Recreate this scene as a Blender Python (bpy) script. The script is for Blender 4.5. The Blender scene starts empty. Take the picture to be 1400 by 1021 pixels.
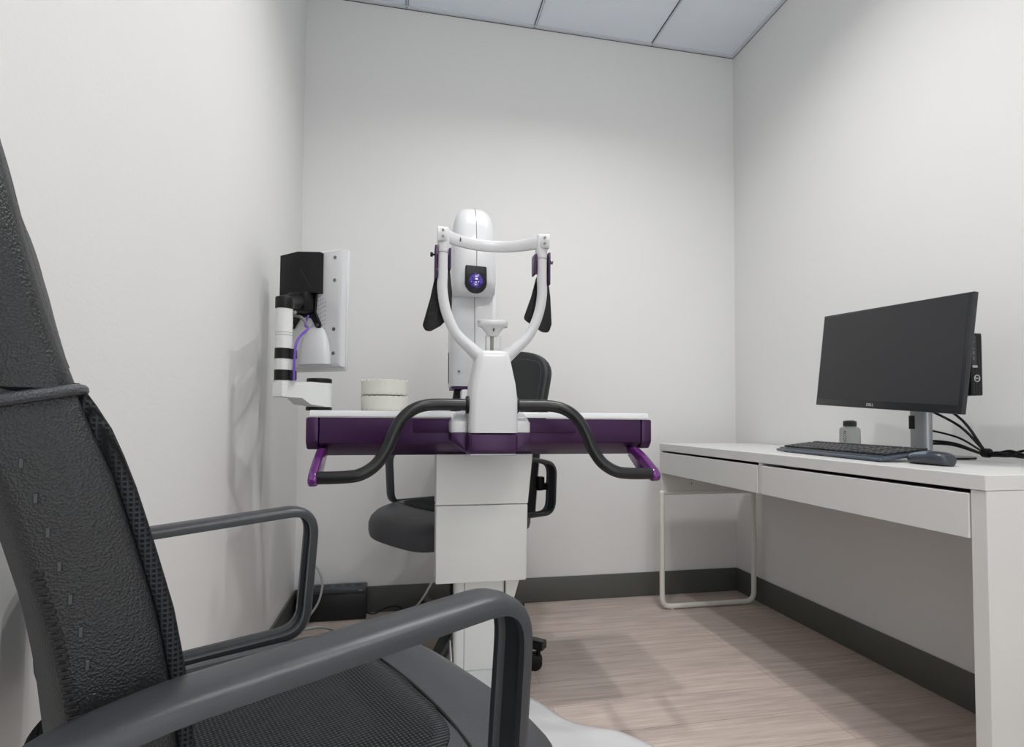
import bpy, bmesh, math, random
from math import sin, cos, pi, radians, sqrt, atan2
from mathutils import Vector, Matrix
random.seed(4)
C = bpy.context.scene.collection

# ------------------------------------------------------------------ materials
def lin(c):
    return tuple(((v/255)/12.92 if v/255 <= .04045 else ((v/255+.055)/1.055)**2.4) for v in c)+(1.0,)
def base_mat(name, col, rough=.5, metal=0.0, coat=0.0, spec=.5):
    m = bpy.data.materials.new(name); m.use_nodes = True
    b = m.node_tree.nodes['Principled BSDF']
    b.inputs['Base Color'].default_value = lin(col)
    b.inputs['Roughness'].default_value = rough
    b.inputs['Metallic'].default_value = metal
    b.inputs['Coat Weight'].default_value = coat
    b.inputs['Coat Roughness'].default_value = .12
    b.inputs['Specular IOR Level'].default_value = spec
    return m
def add(m, t): return m.node_tree.nodes.new(t)
def noise_mat(name, col, col2, scale, rough=.5, bump=.0, bscale=None, metal=0., coat=0., spec=.5, bdist=.002, voronoi=False, vec_scale=None, rvar=0.):
    m = base_mat(name, col, rough, metal, coat, spec)
    nt = m.node_tree; L = nt.links; b = nt.nodes['Principled BSDF']
    tc = add(m, 'ShaderNodeTexCoord'); src = tc.outputs['Object']
    if vec_scale:
        mp = add(m, 'ShaderNodeMapping'); mp.inputs['Scale'].default_value = vec_scale
        L.new(src, mp.inputs['Vector']); src = mp.outputs['Vector']
    n = add(m, 'ShaderNodeTexNoise'); n.inputs['Scale'].default_value = scale; n.inputs['Detail'].default_value = 4
    L.new(src, n.inputs['Vector'])
    r = add(m, 'ShaderNodeMix'); r.data_type = 'RGBA'
    r.inputs[6].default_value = lin(col); r.inputs[7].default_value = lin(col2)
    L.new(n.outputs['Fac'], r.inputs[0]); L.new(r.outputs[2], b.inputs['Base Color'])
    if bump:
        if voronoi:
            v = add(m, 'ShaderNodeTexVoronoi'); v.inputs['Scale'].default_value = bscale; out = v.outputs['Distance']
        else:
            v = add(m, 'ShaderNodeTexNoise'); v.inputs['Scale'].default_value = bscale; v.inputs['Detail'].default_value = 3; out = v.outputs['Fac']
        L.new(src, v.inputs['Vector'])
        bp = add(m, 'ShaderNodeBump'); bp.inputs['Strength'].default_value = bump; bp.inputs['Distance'].default_value = bdist
        L.new(out, bp.inputs['Height']); L.new(bp.outputs['Normal'], b.inputs['Normal'])
    return m
M = {}
M['wall'] = noise_mat('wall_paint', (233,233,232), (230,230,229), 3, .85, .2, 190, spec=.2, bdist=.0015)
M['ceil'] = noise_mat('ceiling_tile', (238,246,255), (234,242,252), 8, .9, .3, 260, spec=.1)
M['tbar'] = noise_mat('ceiling_grid_metal', (214,220,225), (208,214,220), 5, .55)
M['gap'] = base_mat('dark_gap', (60,62,64), .9)
M['baseboard'] = noise_mat('baseboard_vinyl', (92,94,90), (86,88,84), 5, .42, .05, 60)
M['white_plastic'] = noise_mat('white_gloss_plastic', (214,215,217), (210,211,214), 6, .28, coat=.25)
M['white_satin'] = noise_mat('white_satin_enamel', (222,224,222), (217,219,217), 5, .4)
M['white_metal'] = noise_mat('white_painted_metal', (226,226,220), (220,220,214), 9, .4)
M['desk'] = noise_mat('white_desk_laminate', (216,216,214), (212,212,210), 4, .36, .04, 120)
M['purple'] = noise_mat('metallic_purple_paint', (66,32,77), (54,24,65), 420, .38, metal=.45, coat=.12)
M['purple_light'] = noise_mat('glossy_purple_paint', (112,44,128), (98,36,114), 300, .25, metal=.35, coat=.7)
M['black_metal'] = noise_mat('black_coated_tube', (20,22,24), (15,17,19), 60, .33, .05, 300)
M['black_plastic'] = noise_mat('black_plastic', (15,15,16), (11,11,12), 30, .42, .05, 300, spec=.32)
M['arm_plastic'] = noise_mat('charcoal_arm_plastic', (58,61,65), (50,53,57), 40, .34, .25, 900, bdist=.0006)
M['leather'] = noise_mat('black_leather', (31,33,36), (25,27,29), 25, .42, .4, 700, voronoi=True, bdist=.0012)
M['leather_seat'] = noise_mat('black_leather_smooth', (66,68,73), (58,60,65), 25, .4, .4, 800, voronoi=True, bdist=.001)
M['chrome'] = base_mat('chrome', (200,200,200), .15, 1.0)
M['screw'] = base_mat('screw_steel', (120,120,118), .35, .9)
M['silver'] = noise_mat('brushed_silver', (178,182,186), (166,170,175), 6, .36, .05, 200, metal=.5, vec_scale=(1,1,12))
M['screen'] = noise_mat('matte_dark_screen', (47,48,51), (44,45,48), 3, .33, spec=.4)
M['bezel'] = noise_mat('monitor_bezel', (42,44,47), (37,39,42), 12, .32)
M['key'] = noise_mat('keycap_black', (34,37,40), (28,31,34), 30, .45)
M['kb_body'] = noise_mat('keyboard_body', (58,64,72), (50,56,64), 12, .3)
M['kb_edge'] = noise_mat('keyboard_blue_grey_edge', (78,89,102), (70,80,92), 12, .25)
M['mouse_top'] = noise_mat('mouse_blue_grey_top', (112,130,148), (92,108,126), 14, .2, coat=.5)
M['cord_grey'] = noise_mat('grey_cord', (190,190,186), (180,180,176), 30, .45)
M['cord_purple'] = noise_mat('purple_cord', (112,76,180), (104,68,172), 30, .4)
M['blue'] = noise_mat('blue_plug_plastic', (34,88,200), (28,78,186), 20, .35)
M['cream'] = noise_mat('cream_board', (218,217,208), (213,212,203), 18, .6)
M['strip'] = noise_mat('grey_scale_strip', (138,136,128), (128,126,118), 20, .4)
M['ink'] = base_mat('black_print', (20,20,20), .6)
M['logo'] = base_mat('silver_print', (205,207,210), .4, .2)
M['ups'] = noise_mat('black_textured_case', (27,28,31), (21,22,25), 40, .45, .1, 400)
M['ups_top'] = noise_mat('slate_case_top', (66,70,76), (58,62,68), 20, .4)
M['cap'] = noise_mat('ribbed_dark_cap', (52,55,57), (44,47,49), 20, .5)
M['rubber'] = base_mat('rubber', (18,18,18), .7)

def fabric(name, c1, c2, scale, sx=1.0):
    m = base_mat(name, c1, .85, spec=.25); nt = m.node_tree; L = nt.links; b = nt.nodes['Principled BSDF']
    tc = add(m, 'ShaderNodeTexCoord')
    w = []
    for ax in (('X', 1), ('Y', 1), ('Z', 1)):
        wv = add(m, 'ShaderNodeTexWave'); wv.wave_type = 'BANDS'; wv.bands_direction = ax[0]
        wv.inputs['Scale'].default_value = scale; wv.inputs['Distortion'].default_value = .6
        wv.inputs['Detail'].default_value = 1
        L.new(tc.outputs['Object'], wv.inputs['Vector']); w.append(wv)
    a1 = add(m, 'ShaderNodeMath'); a1.operation = 'MULTIPLY'
    L.new(w[0].outputs['Fac'], a1.inputs[0]); L.new(w[1].outputs['Fac'], a1.inputs[1])
    a2 = add(m, 'ShaderNodeMath'); a2.operation = 'MAXIMUM'
    a3 = add(m, 'ShaderNodeMath'); a3.operation = 'MULTIPLY'
    L.new(w[1].outputs['Fac'], a3.inputs[0]); L.new(w[2].outputs['Fac'], a3.inputs[1])
    L.new(a1.outputs[0], a2.inputs[0]); L.new(a3.outputs[0], a2.inputs[1])
    mx = add(m, 'ShaderNodeMix'); mx.data_type = 'RGBA'
    mx.inputs[6].default_value = lin(c1); mx.inputs[7].default_value = lin(c2)
    L.new(a2.outputs[0], mx.inputs[0]); L.new(mx.outputs[2], b.inputs['Base Color'])
    bp = add(m, 'ShaderNodeBump'); bp.inputs['Strength'].default_value = .9; bp.inputs['Distance'].default_value = .002
    L.new(a2.outputs[0], bp.inputs['Height']); L.new(bp.outputs['Normal'], b.inputs['Normal'])
    return m
M['mesh'] = fabric('black_woven_mesh', (16,17,18), (84,88,90), 72)
M['back_mesh'] = fabric('black_open_mesh', (8,9,10), (56,60,64), 95)

def floor_mat():
    m = base_mat('vinyl_planks', (150,132,124), .42, spec=.35); nt = m.node_tree; L = nt.links; b = nt.nodes['Principled BSDF']
    tc = add(m, 'ShaderNodeTexCoord')
    br = add(m, 'ShaderNodeTexBrick'); br.offset = .37; br.inputs['Scale'].default_value = 1
    br.inputs['Brick Width'].default_value = 1.22; br.inputs['Row Height'].default_value = .152
    br.inputs['Mortar Size'].default_value = .0009; br.inputs['Mortar Smooth'].default_value = .3; br.inputs['Bias'].default_value = 0
    br.inputs['Color1'].default_value = lin((213,199,191)); br.inputs['Color2'].default_value = lin((200,187,180)); br.inputs['Mortar'].default_value = lin((150,136,128))
    L.new(tc.outputs['Object'], br.inputs['Vector'])
    mp = add(m, 'ShaderNodeMapping'); mp.inputs['Scale'].default_value = (1.6, 34, 1)
    L.new(tc.outputs['Object'], mp.inputs['Vector'])
    n = add(m, 'ShaderNodeTexNoise'); n.inputs['Scale'].default_value = 1.6; n.inputs['Detail'].default_value = 9; n.inputs['Roughness'].default_value = .68
    n.inputs['Distortion'].default_value = .5
    L.new(mp.outputs['Vector'], n.inputs['Vector'])
    cr = add(m, 'ShaderNodeValToRGB'); cr.color_ramp.elements[0].position = .3; cr.color_ramp.elements[1].position = .72
    cr.color_ramp.elements[0].color = (.70,.68,.67,1); cr.color_ramp.elements[1].color = (1.16,1.14,1.12,1)
    L.new(n.outputs['Fac'], cr.inputs['Fac'])
    mp2 = add(m, 'ShaderNodeMapping'); mp2.inputs['Scale'].default_value = (5, 190, 1)
    L.new(tc.outputs['Object'], mp2.inputs['Vector'])
    n2 = add(m, 'ShaderNodeTexNoise'); n2.inputs['Scale'].default_value = 1.5; n2.inputs['Detail'].default_value = 4
    L.new(mp2.outputs['Vector'], n2.inputs['Vector'])
    cr2 = add(m, 'ShaderNodeValToRGB'); cr2.color_ramp.elements[0].position = .35; cr2.color_ramp.elements[1].position = .6
    cr2.color_ramp.elements[0].color = (.86,.86,.86,1); cr2.color_ramp.elements[1].color = (1.03,1.03,1.03,1)
    L.new(n2.outputs['Fac'], cr2.inputs['Fac'])
    m1 = add(m, 'ShaderNodeMix'); m1.data_type = 'RGBA'; m1.blend_type = 'MULTIPLY'; m1.inputs[0].default_value = 1
    L.new(br.outputs['Color'], m1.inputs[6]); L.new(cr.outputs['Color'], m1.inputs[7])
    m2 = add(m, 'ShaderNodeMix'); m2.data_type = 'RGBA'; m2.blend_type = 'MULTIPLY'; m2.inputs[0].default_value = 1
    L.new(m1.outputs[2], m2.inputs[6]); L.new(cr2.outputs['Color'], m2.inputs[7])
    L.new(m2.outputs[2], b.inputs['Base Color'])
    bp = add(m, 'ShaderNodeBump'); bp.inputs['Strength'].default_value = .12; bp.inputs['Distance'].default_value = .001
    L.new(n2.outputs['Fac'], bp.inputs['Height']); L.new(bp.outputs['Normal'], b.inputs['Normal'])
    return m
M['floor'] = floor_mat()
def glow(name, col, s):
    m = bpy.data.materials.new(name); m.use_nodes = True; b = m.node_tree.nodes['Principled BSDF']
    b.inputs['Emission Color'].default_value = lin(col); b.inputs['Emission Strength'].default_value = s
    b.inputs['Base Color'].default_value = (1,1,1,1)
    return m
M['lamp'] = glow('lamp_diffuser', (255,250,242), 12)
def lens_mat():
    m = base_mat('violet_lens_glass', (38,18,110), .08, 0, 1.0)
    nt = m.node_tree; L = nt.links; b = nt.nodes['Principled BSDF']
    tc = add(m, 'ShaderNodeTexCoord'); v = add(m, 'ShaderNodeTexVoronoi'); v.inputs['Scale'].default_value = 190
    L.new(tc.outputs['Object'], v.inputs['Vector'])
    mx = add(m, 'ShaderNodeMix'); mx.data_type = 'RGBA'
    mx.inputs[6].default_value = lin((24,12,84)); mx.inputs[7].default_value = lin((74,44,168))
    L.new(v.outputs['Color'], mx.inputs[0]); L.new(mx.outputs[2], b.inputs['Base Color'])
    b.inputs['Emission Color'].default_value = lin((70,30,200)); b.inputs['Emission Strength'].default_value = .12
    return m
M['lens'] = lens_mat()
M['led'] = glow('lens_led', (200,185,255), 1.3)
def bottle_mat():
    m = base_mat('translucent_bottle', (222,226,218), .35)
    b = m.node_tree.nodes['Principled BSDF']; b.inputs['Transmission Weight'].default_value = .35
    b.inputs['Subsurface Weight'].default_value = 0
    return m
M['bottle'] = bottle_mat()

# ------------------------------------------------------------------ mesh helpers
class MB:
    def __init__(s): s.bm = bmesh.new()
    def _new(s, fn):
        t = bmesh.new(); fn(t)
        me = bpy.data.meshes.new('t'); t.to_mesh(me); t.free(); s.bm.from_mesh(me); bpy.data.meshes.remove(me); return s
    def box(s, a, b, bev=0., seg=2, rot=None):
        def f(t):
            c = [(a[i]+b[i])/2 for i in range(3)]; d = [abs(b[i]-a[i]) for i in range(3)]
            bmesh.ops.create_cube(t, size=1)
            bmesh.ops.scale(t, vec=d, verts=t.verts)
            if bev: bmesh.ops.bevel(t, geom=t.edges[:], offset=min(bev, min(d)*.49), segments=seg, affect='EDGES', profile=.5)
            if rot: bmesh.ops.rotate(t, cent=(0,0,0), matrix=rot, verts=t.verts)
            bmesh.ops.translate(t, vec=c, verts=t.verts)
        return s._new(f)
    def cyl(s, p0, p1, r, r2=None, n=28, bev=0):
        p0, p1 = Vector(p0), Vector(p1); r2 = r if r2 is None else r2
        def f(t):
            d = p1-p0
            bmesh.ops.create_cone(t, cap_ends=True, segments=n, radius1=r, radius2=r2, depth=d.length)
            if bev:
                es = [e for e in t.edges if any(len(fc.verts) > 4 for fc in e.link_faces)]
                bmesh.ops.bevel(t, geom=es, offset=bev, segments=2, affect='EDGES', profile=.5)
            bmesh.ops.transform(t, matrix=Matrix.Translation((p0+p1)/2) @ d.to_track_quat('Z', 'Y').to_matrix().to_4x4(), verts=t.verts)
        return s._new(f)
    def rings(s, rings, cap=True, closed=False):
        def f(t):
            R = [[t.verts.new(p) for p in r] for r in rings]
            n = len(R[0]); K = len(R)
            for i in range(K if closed else K-1):
                for j in range(n):
                    t.faces.new((R[i][j], R[i][(j+1) % n], R[(i+1) % K][(j+1) % n], R[(i+1) % K][j]))
            if cap and not closed:
                t.faces.new(R[0][::-1]); t.faces.new(R[-1])
            bmesh.ops.recalc_face_normals(t, faces=t.faces)
        return s._new(f)
    def prism(s, poly, d, bev=0., seg=2):
        """poly: 3-D points of a flat outline, d: extrusion vector"""
        def f(t):
            v = [t.verts.new(p) for p in poly]; fc = t.faces.new(v)
            r = bmesh.ops.extrude_face_region(t, geom=[fc])
            bmesh.ops.translate(t, vec=d, verts=[e for e in r['geom'] if isinstance(e, bmesh.types.BMVert)])
            bmesh.ops.recalc_face_normals(t, faces=t.faces)
            if bev:
                es = [e for e in t.edges if len(e.link_faces) == 2 and e.calc_face_angle(0) > .7]
                bmesh.ops.bevel(t, geom=es, offset=bev, segments=seg, affect='EDGES', profile=.5)
        return s._new(f)
    def tube(s, pts, r, n=16, closed=False, flat=None):
        pts = [Vector(p) for p in pts]; K = len(pts); rings = []
        up = None
        for i, p in enumerate(pts):
            a = pts[(i-1) % K] if (closed or i > 0) else p; b = pts[(i+1) % K] if (closed or i < K-1) else p
            t = (b-a).normalized()
            if up is None:
                up = Vector((0,0,1)) if abs(t.z) < .9 else Vector((0,1,0))
            u = (up - t*up.dot(t)).normalized(); up = u; w = t.cross(u)
            rr = r[i] if isinstance(r, (list, tuple)) else r
            rings.append([p+u*rr*cos(2*pi*k/n)+w*rr*sin(2*pi*k/n) for k in range(n)])
        return s.rings(rings, cap=not closed, closed=closed)
    def xf(s, m):
        bmesh.ops.transform(s.bm, matrix=m, verts=s.bm.verts); return s
    def build(s, name, mat, parent=None, base=(0,0,0), ang=35):
        bm = s.bm
        bmesh.ops.translate(bm, vec=(-base[0], -base[1], -base[2]), verts=bm.verts)
        for f in bm.faces: f.smooth = True
        for e in bm.edges:
            e.smooth = not (len(e.link_faces) == 2 and e.calc_face_angle(0) > radians(ang))
        me = bpy.data.meshes.new(name); bm.to_mesh(me); bm.free()
        me.materials.append(M[mat] if isinstance(mat, str) else mat)
        o = bpy.data.objects.new(name, me); C.objects.link(o)
        if parent: o.parent = parent
        return o
def rrect(cx, cy, hx, hy, r, z, n=5):
    r = min(r, hx*.99, hy*.99); pts = []
    for (sx, sy, a0) in ((1,1,0),(-1,1,pi/2),(-1,-1,pi),(1,-1,3*pi/2)):
        for k in range(n+1):
            a = a0+pi/2*k/n
            pts.append((cx+sx*(hx-r)+r*cos(a), cy+sy*(hy-r)+r*sin(a), z))
    return pts
def superell(cx, cy, hx, hy, e, z, n=48):
    pts = []
    for k in range(n):
        a = 2*pi*k/n; c, s_ = cos(a), sin(a)
        pts.append((cx+hx*math.copysign(abs(c)**(2/e), c), cy+hy*math.copysign(abs(s_)**(2/e), s_), z))
    return pts
def spline(pts, k=8, closed=False):
    P = [Vector(p) for p in pts]; out = []; n = len(P)
    for i in range(n if closed else n-1):
        if closed: a, b, c, d = P[(i-1) % n], P[i], P[(i+1) % n], P[(i+2) % n]
        else: a, b, c, d = P[max(i-1,0)], P[i], P[i+1], P[min(i+2,n-1)]
        for j in range(k):
            t = j/k
            out.append(.5*((2*b)+(c-a)*t+(2*a-5*b+4*c-d)*t*t+(-a+3*b-3*c+d)*t**3))
    if not closed: out.append(P[-1])
    return out
def fillet(pts, rad, k=6, closed=True):
    """round the corners of a 3-D polyline"""
    P = [Vector(p) for p in pts]; n = len(P); out = []
    for i in range(n):
        if not closed and i in (0, n-1): out.append(P[i]); continue
        a, b, c = P[(i-1) % n], P[i], P[(i+1) % n]; r = rad[i] if isinstance(rad, (list,tuple)) else rad
        u = (a-b).normalized(); v = (c-b).normalized(); ang = u.angle(v); d = min(r/math.tan(ang/2), (a-b).length*.49, (c-b).length*.49)
        p, q = b+u*d, b+v*d
        for j in range(k+1):
            t = j/k; out.append((1-t)**2*p+2*t*(1-t)*b+t*t*q)
    return out
def interp(tab, z):
    if z <= tab[0][0]: return tab[0][1]
    for (a, va), (b, vb) in zip(tab, tab[1:]):
        if z <= b: return va+(vb-va)*(z-a)/(b-a)
    return tab[-1][1]
def tag(o, label, cat, group=None):
    o['label'] = label; o['category'] = cat
    if group: o['group'] = group
    return o
def thing(name, loc, label, cat, rz=0, group=None):
    o = bpy.data.objects.new(name, None); C.objects.link(o); o.location = loc; o.rotation_euler = (0,0,rz); o.empty_display_size = .05
    return tag(o, label, cat, group)
def struct(name, mb, mat, parent=None):
    o = mb.build(name, mat, parent)
    if parent is None: o['kind'] = 'structure'
    return o
def text_mesh(txt, size, name='t', depth=.0004):
    """flat lettering as a mesh, baseline at origin, in the XY plane"""
    cu = bpy.data.curves.new(name, 'FONT'); cu.body = txt; cu.size = size; cu.extrude = depth; cu.align_x = 'CENTER'; cu.align_y = 'CENTER'
    ob = bpy.data.objects.new(name, cu); C.objects.link(ob)
    dg = bpy.context.evaluated_depsgraph_get(); me = bpy.data.meshes.new_from_object(ob.evaluated_get(dg))
    bpy.data.objects.remove(ob); bpy.data.curves.remove(cu)
    m = MB(); m.bm.from_mesh(me); bpy.data.meshes.remove(me); return m

# ------------------------------------------------------------------ room
W, D, H = 2.118, 3.55, 2.753
T = .12
struct('floor', MB().box((-W-T,-D-T,-.1),(T,T,0)), 'floor')
struct('wall_back', MB().box((-W-T,0,0),(T,T,H+.1)), 'wall')
struct('wall_right', MB().box((0,-D,0),(T,0,H+.1)), 'wall')
struct('wall_left', MB().box((-W-T,-D,0),(-W,0,H+.1)), 'wall')
wf = MB().box((-W-T,-D-T,0),(-1.72,-D,H+.1)).box((-.42,-D-T,0),(T,-D,H+.1)).box((-1.72,-D-T,2.30),(-.42,-D,H+.1))  # unseen opening added in the front wall to let world light in as fill
struct('wall_front', wf, 'wall')
fr_ = MB().box((-1.76,-D-T-.01,0),(-1.72,-D+.012,2.34),.003,1).box((-.42,-D-T-.01,0),(-.38,-D+.012,2.34),.003,1).box((-1.72,-D-T-.01,2.30),(-.42,-D+.012,2.34),.003,1)
struct('door_1', fr_, 'baseboard')  # frame around the added fill light opening
def basebd(name, a, b):
    struct(name, MB().box(a, b, .003, 2), 'baseboard')
HB = .114
basebd('baseboard_back', (-W,-.009,0), (0,0,HB))
basebd('baseboard_right', (-.009,-D,0), (0,-.009,HB))
basebd('baseboard_left', (-W,-D,0), (-W+.009,-.009,HB))
basebd('baseboard_front', (-.38,-D,0), (-.009,-D+.009,HB))
# ceiling tiles and grid
cl = MB().box((-W-T,-D-T,H+.008),(T,T,H+.1))
struct('ceiling', cl, 'ceil')
bx_ = [-.4586-.6096*k for k in range(3)]
by_ = [-.86, -2.08, -3.30]
k_ = 1
for x in bx_:
    struct('trim_%d' % k_, MB().box((x-.0035,-D,H-.002),(x+.0035,0,H+.008), .0008, 1), 'tbar'); k_ += 1
    g = MB().box((x-.0065,-D,H+.0045),(x-.0036,0,H+.0079)).box((x+.0036,-D,H+.0045),(x+.0065,0,H+.0079))  # dark strips draw the shadow gap along each bar
    struct('trim_%d' % k_, g, 'gap'); k_ += 1
xs = [0]+bx_+[-W]
for y in by_:
    t_ = MB()
    for a, b in zip(xs, xs[1:]): t_.box((b+.007,y-.0035,H-.002),(a-.007,y+.0035,H+.008))
    struct('trim_%d' % k_, t_, 'tbar'); k_ += 1
wa = MB()
wa.box((-W,-.014,H-.002),(0,0,H+.008)).box((-.014,-D,H-.002),(0,-.014,H+.008)).box((-W,-D,H-.002),(-W+.014,-.014,H+.008)).box((-W+.014,-D,H-.002),(-.014,-D+.014,H+.008))
struct('trim_%d' % k_, wa, 'tbar'); k_ += 1
wg = MB()
wg.box((-W,-.0015,H-.0045),(0,0,H-.002)).box((-.0015,-D,H-.0045),(0,-.002,H-.002))
struct('trim_%d' % k_, wg, 'gap')

# ------------------------------------------------------------------ ceiling downlights (all above the frame)
LIGHTS = [(-.80,-1.12,'over the desk side of the room'), (-1.28,-1.16,'over the examination machine'),
          (-.84,-2.40,'over the near end of the desk'), (-1.22,-2.40,'over the near chair')]
LP = 10.3
for i, (x, y, w_) in enumerate(LIGHTS):
    t = thing('downlight', (x,y,H), 'round white recessed ceiling downlight '+w_, 'light', group='ceiling downlights')
    ring = [[(x+r*cos(2*pi*k/40), y+r*sin(2*pi*k/40), z) for k in range(40)] for r, z in ((.052,H-.004),(.058,H-.007),(.068,H-.006),(.072,H-.0025),(.052,H+.0035))]
    MB().rings(ring, cap=False, closed=True).build('trim_ring', 'white_metal', t, (x,y,H))
    MB().cyl((x,y,H+.0005),(x,y,H+.004),.051,n=40).build('diffuser', 'lamp', t, (x,y,H))
    ld = bpy.data.lights.new('downlight_lamp', 'AREA'); ld.shape = 'DISK'; ld.size = .075; ld.energy = LP*(1 if y > -2 else .35); ld.spread = radians(142)
    ld.color = (1,.985,.97)
    lo = bpy.data.objects.new('downlight_lamp', ld); C.objects.link(lo); lo.parent = t; lo.location = (0,0,-.035)
# soft fill light added behind the camera, shaped as a flat ceiling panel
t = thing('ceiling_panel_light', (-1.06,-3.0,H), 'large rectangular ceiling light panel near the entrance wall', 'light')
MB().box((-1.06-.29,-3.0-.29,H-.006),(-1.06+.29,-3.0+.29,H-.0025)).build('diffuser', 'lamp', t, (-1.06,-3.0,H))
f = MB()
for a, b in (((-1.36,-3.30),(-.76,-3.29)),((-1.36,-2.71),(-.76,-2.70)),((-1.36,-3.29),(-1.35,-2.71)),((-.77,-3.29),(-.76,-2.71))):
    f.box((a[0],a[1],H-.009),(b[0],b[1],H-.002))
f.build('frame', 'white_metal', t, (-1.06,-3.0,H))
ld = bpy.data.lights.new('panel_lamp', 'AREA'); ld.shape = 'SQUARE'; ld.size = .56; ld.energy = 5; ld.color = (.95,.975,1)
lo = bpy.data.objects.new('panel_lamp', ld); C.objects.link(lo); lo.parent = t; lo.location = (0,0,-.02)

# ------------------------------------------------------------------ desk
B = (-.27,-.9,0)
dk = thing('desk', B, 'long white laminate desk with two drawers standing against the right wall', 'desk')
XF = -.515; YN, YF = -1.609, -.188
MB().box((XF,YN,.718),(-.13,YF,.75),.0015,1).build('desktop', 'desk', dk, B)
MB().box((-.125,YN+.0,.716),(-.012,YF,.7485),.0015,1).build('rear_shelf', 'desk', dk, B)
MB().box((XF+.003,YN+.001,0),(-.03,YN+.033,.7175),.001,1).build('side_panel', 'desk', dk, B)
MB().box((XF+.004,YF-.018,.528),(-.03,YF-.001,.7175),.001,1).build('end_panel', 'desk', dk, B)
hs = MB()
for z in (.585,.566): hs.cyl((-.365,YF-.0195,z),(-.365,YF-.0175,z),.003,n=10)
hs.build('screw_hole', 'ink', dk, B)
MB().box((XF+.003,-.908,.618),(-.05,-.892,.7175),.001,1).build('divider', 'desk', dk, B)
dr = MB().box((XF,-.889,.6165),(XF+.016,YF-.002,.709),.001,1).build('drawer', 'desk', dk, B)
MB().box((XF+.016,-.885,.622),(-.06,YF-.03,.700)).build('drawer_tray', 'desk', dr)
bpy.data.objects['drawer_tray'].data.transform(Matrix.Translation((-B[0],-B[1],-B[2])))
dr2 = MB().box((XF,YN+.035,.6165),(XF+.016,-.911,.709),.001,1).build('drawer', 'desk', dk, B)
q = MB().box((XF+.016,YN+.04,.622),(-.06,-.915,.700)).build('drawer_tray', 'desk', dr2, B)
MB().box((-.06,YN+.04,.56),(-.045,YF-.02,.70)).build('rear_rail', 'desk', dk, B)
lp = fillet([(XF+.007,YF-.0105,.013),(-.044,YF-.0105,.013),(-.044,YF-.0105,.527),(XF+.007,YF-.0105,.527)], [.045,.045,.003,.003], 7)
MB().tube(lp, .0115, 12, closed=True).build('leg_frame', 'white_metal', dk, B)
for x in (-.46,-.10): MB().cyl((x,YF-.0105,0),(x,YF-.0105,.004),.008,n=14).build('foot_pad', 'white_plastic', dk, B)

# ------------------------------------------------------------------ desktop monitor
TL = Vector((-.258,-.893,1.2155)); TR = Vector((-.300,-1.422,1.178)); BL = Vector((-.278,-.886,.913)); BR = Vector((-.322,-1.406,.873))
u = (TR-TL).normalized(); v = ((TL-BL).normalized()); nrm = u.cross(v).normalized()   # outward (to the room)?
if nrm.x > 0: nrm = -nrm
v = (v-u*v.dot(u)).normalized(); cen = (TL+TR+BL+BR)/4
wM = (TR-TL).length; hM = (TL-BL).length
F = Matrix(((u.x, v.x, nrm.x, cen.x),(u.y, v.y, nrm.y, cen.y),(u.z, v.z, nrm.z, cen.z),(0,0,0,1)))
B = (-.16,-1.14,.75)
mo = thing('desktop_monitor', B, 'wide black flat monitor switched off on a silver stand', 'monitor')
MB().box((-wM/2,-hM/2,-.014),(wM/2,hM/2,0),.0025,2).xf(F).build('housing', 'bezel', mo, B)
MB().box((-wM/2+.006,-hM/2+.022,-.002),(wM/2-.010,hM/2-.006,.0006)).xf(F).build('screen', 'screen', mo, B)
MB().box((-.13,-.10,-.038),(.13,.13,-.013),.012,3).xf(F).build('rear_cover', 'bezel', mo, B)
tm = text_mesh('DELL', .0125); tm.xf(Matrix.Translation((-.026,-hM/2+.0105,.0006))).xf(F).build('maker_mark', 'logo', mo, B)
nx, ny = -.155, -1.152
rg = [rrect(nx, ny, .014, .030, .012, z) for z in (.757, 1.06)]
MB().rings(rg).build('stand_neck', 'silver', mo, B)
MB().box((nx-.0152,ny+.008,.835),(nx-.0138,ny+.0265,.875),.0004).build('cable_slot', 'ink', mo, B)
MB().box((-.215,-1.232,.7545),(-.052,-1.04,.7585),.0012,2).build('stand_base', 'silver', mo, B)
MB().box((-.214,-1.231,.7502),(-.053,-1.041,.7545),.001,1).build('base_pad', 'rubber', mo, B)
MB().box((nx-.062,ny-.028,.98),(nx+.012,ny+.028,1.06),.005,2).build('stand_mount', 'bezel', mo, B)

# mini computer clamped behind the monitor
B = (-.185,-1.26,.927)
pc = thing('mini_computer', B, 'small flat black computer mounted upright behind the monitor', 'computer')
px0, px1, py0, py1, pz0, pz1 = 0,0,-1.338,-1.19,.927,1.092
px0, px1 = -.203,-.166
MB().box((px0,py0,pz0),(px1,py1,pz1),.002,2).build('case', 'black_plastic', pc, B)
MB().box((-.262,-1.27,.98),(px0+.001,-1.20,1.05),.002,1).build('mounting_bracket', 'black_metal', pc, B)
gr = MB()
for i in range(26):
    z = pz0+.006+i*.006
    for j in range(4):
        if z > 1.005 and j < 2: continue
        x = px0+.006+j*.0085
        gr.box((x,py0-.0008,z),(x+.005,py0+.001,z+.0018),rot=Matrix.Rotation(.6,3,'Y'))
gr.build('vent_grille', 'bezel', pc, B)
MB().box((px0+.003,py0-.001,1.008),(px0+.018,py0+.001,1.085),.0005,1).build('port_panel', 'bezel', pc, B)
pt = MB()
for z in (1.02,1.034): pt.box((px0+.006,py0-.0016,z),(px0+.011,py0-.0008,z+.009))
for z in (1.05,1.068): pt.cyl((px0+.009,py0-.0016,z),(px0+.009,py0-.0008,z),.002,n=12)
pt.build('port', 'screw', pc, B)
MB().box((px0+.004,py0-.0018,1.000),(px0+.020,py0,1.0065),.0004,1).build('name_plate', 'silver', pc, B)
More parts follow.
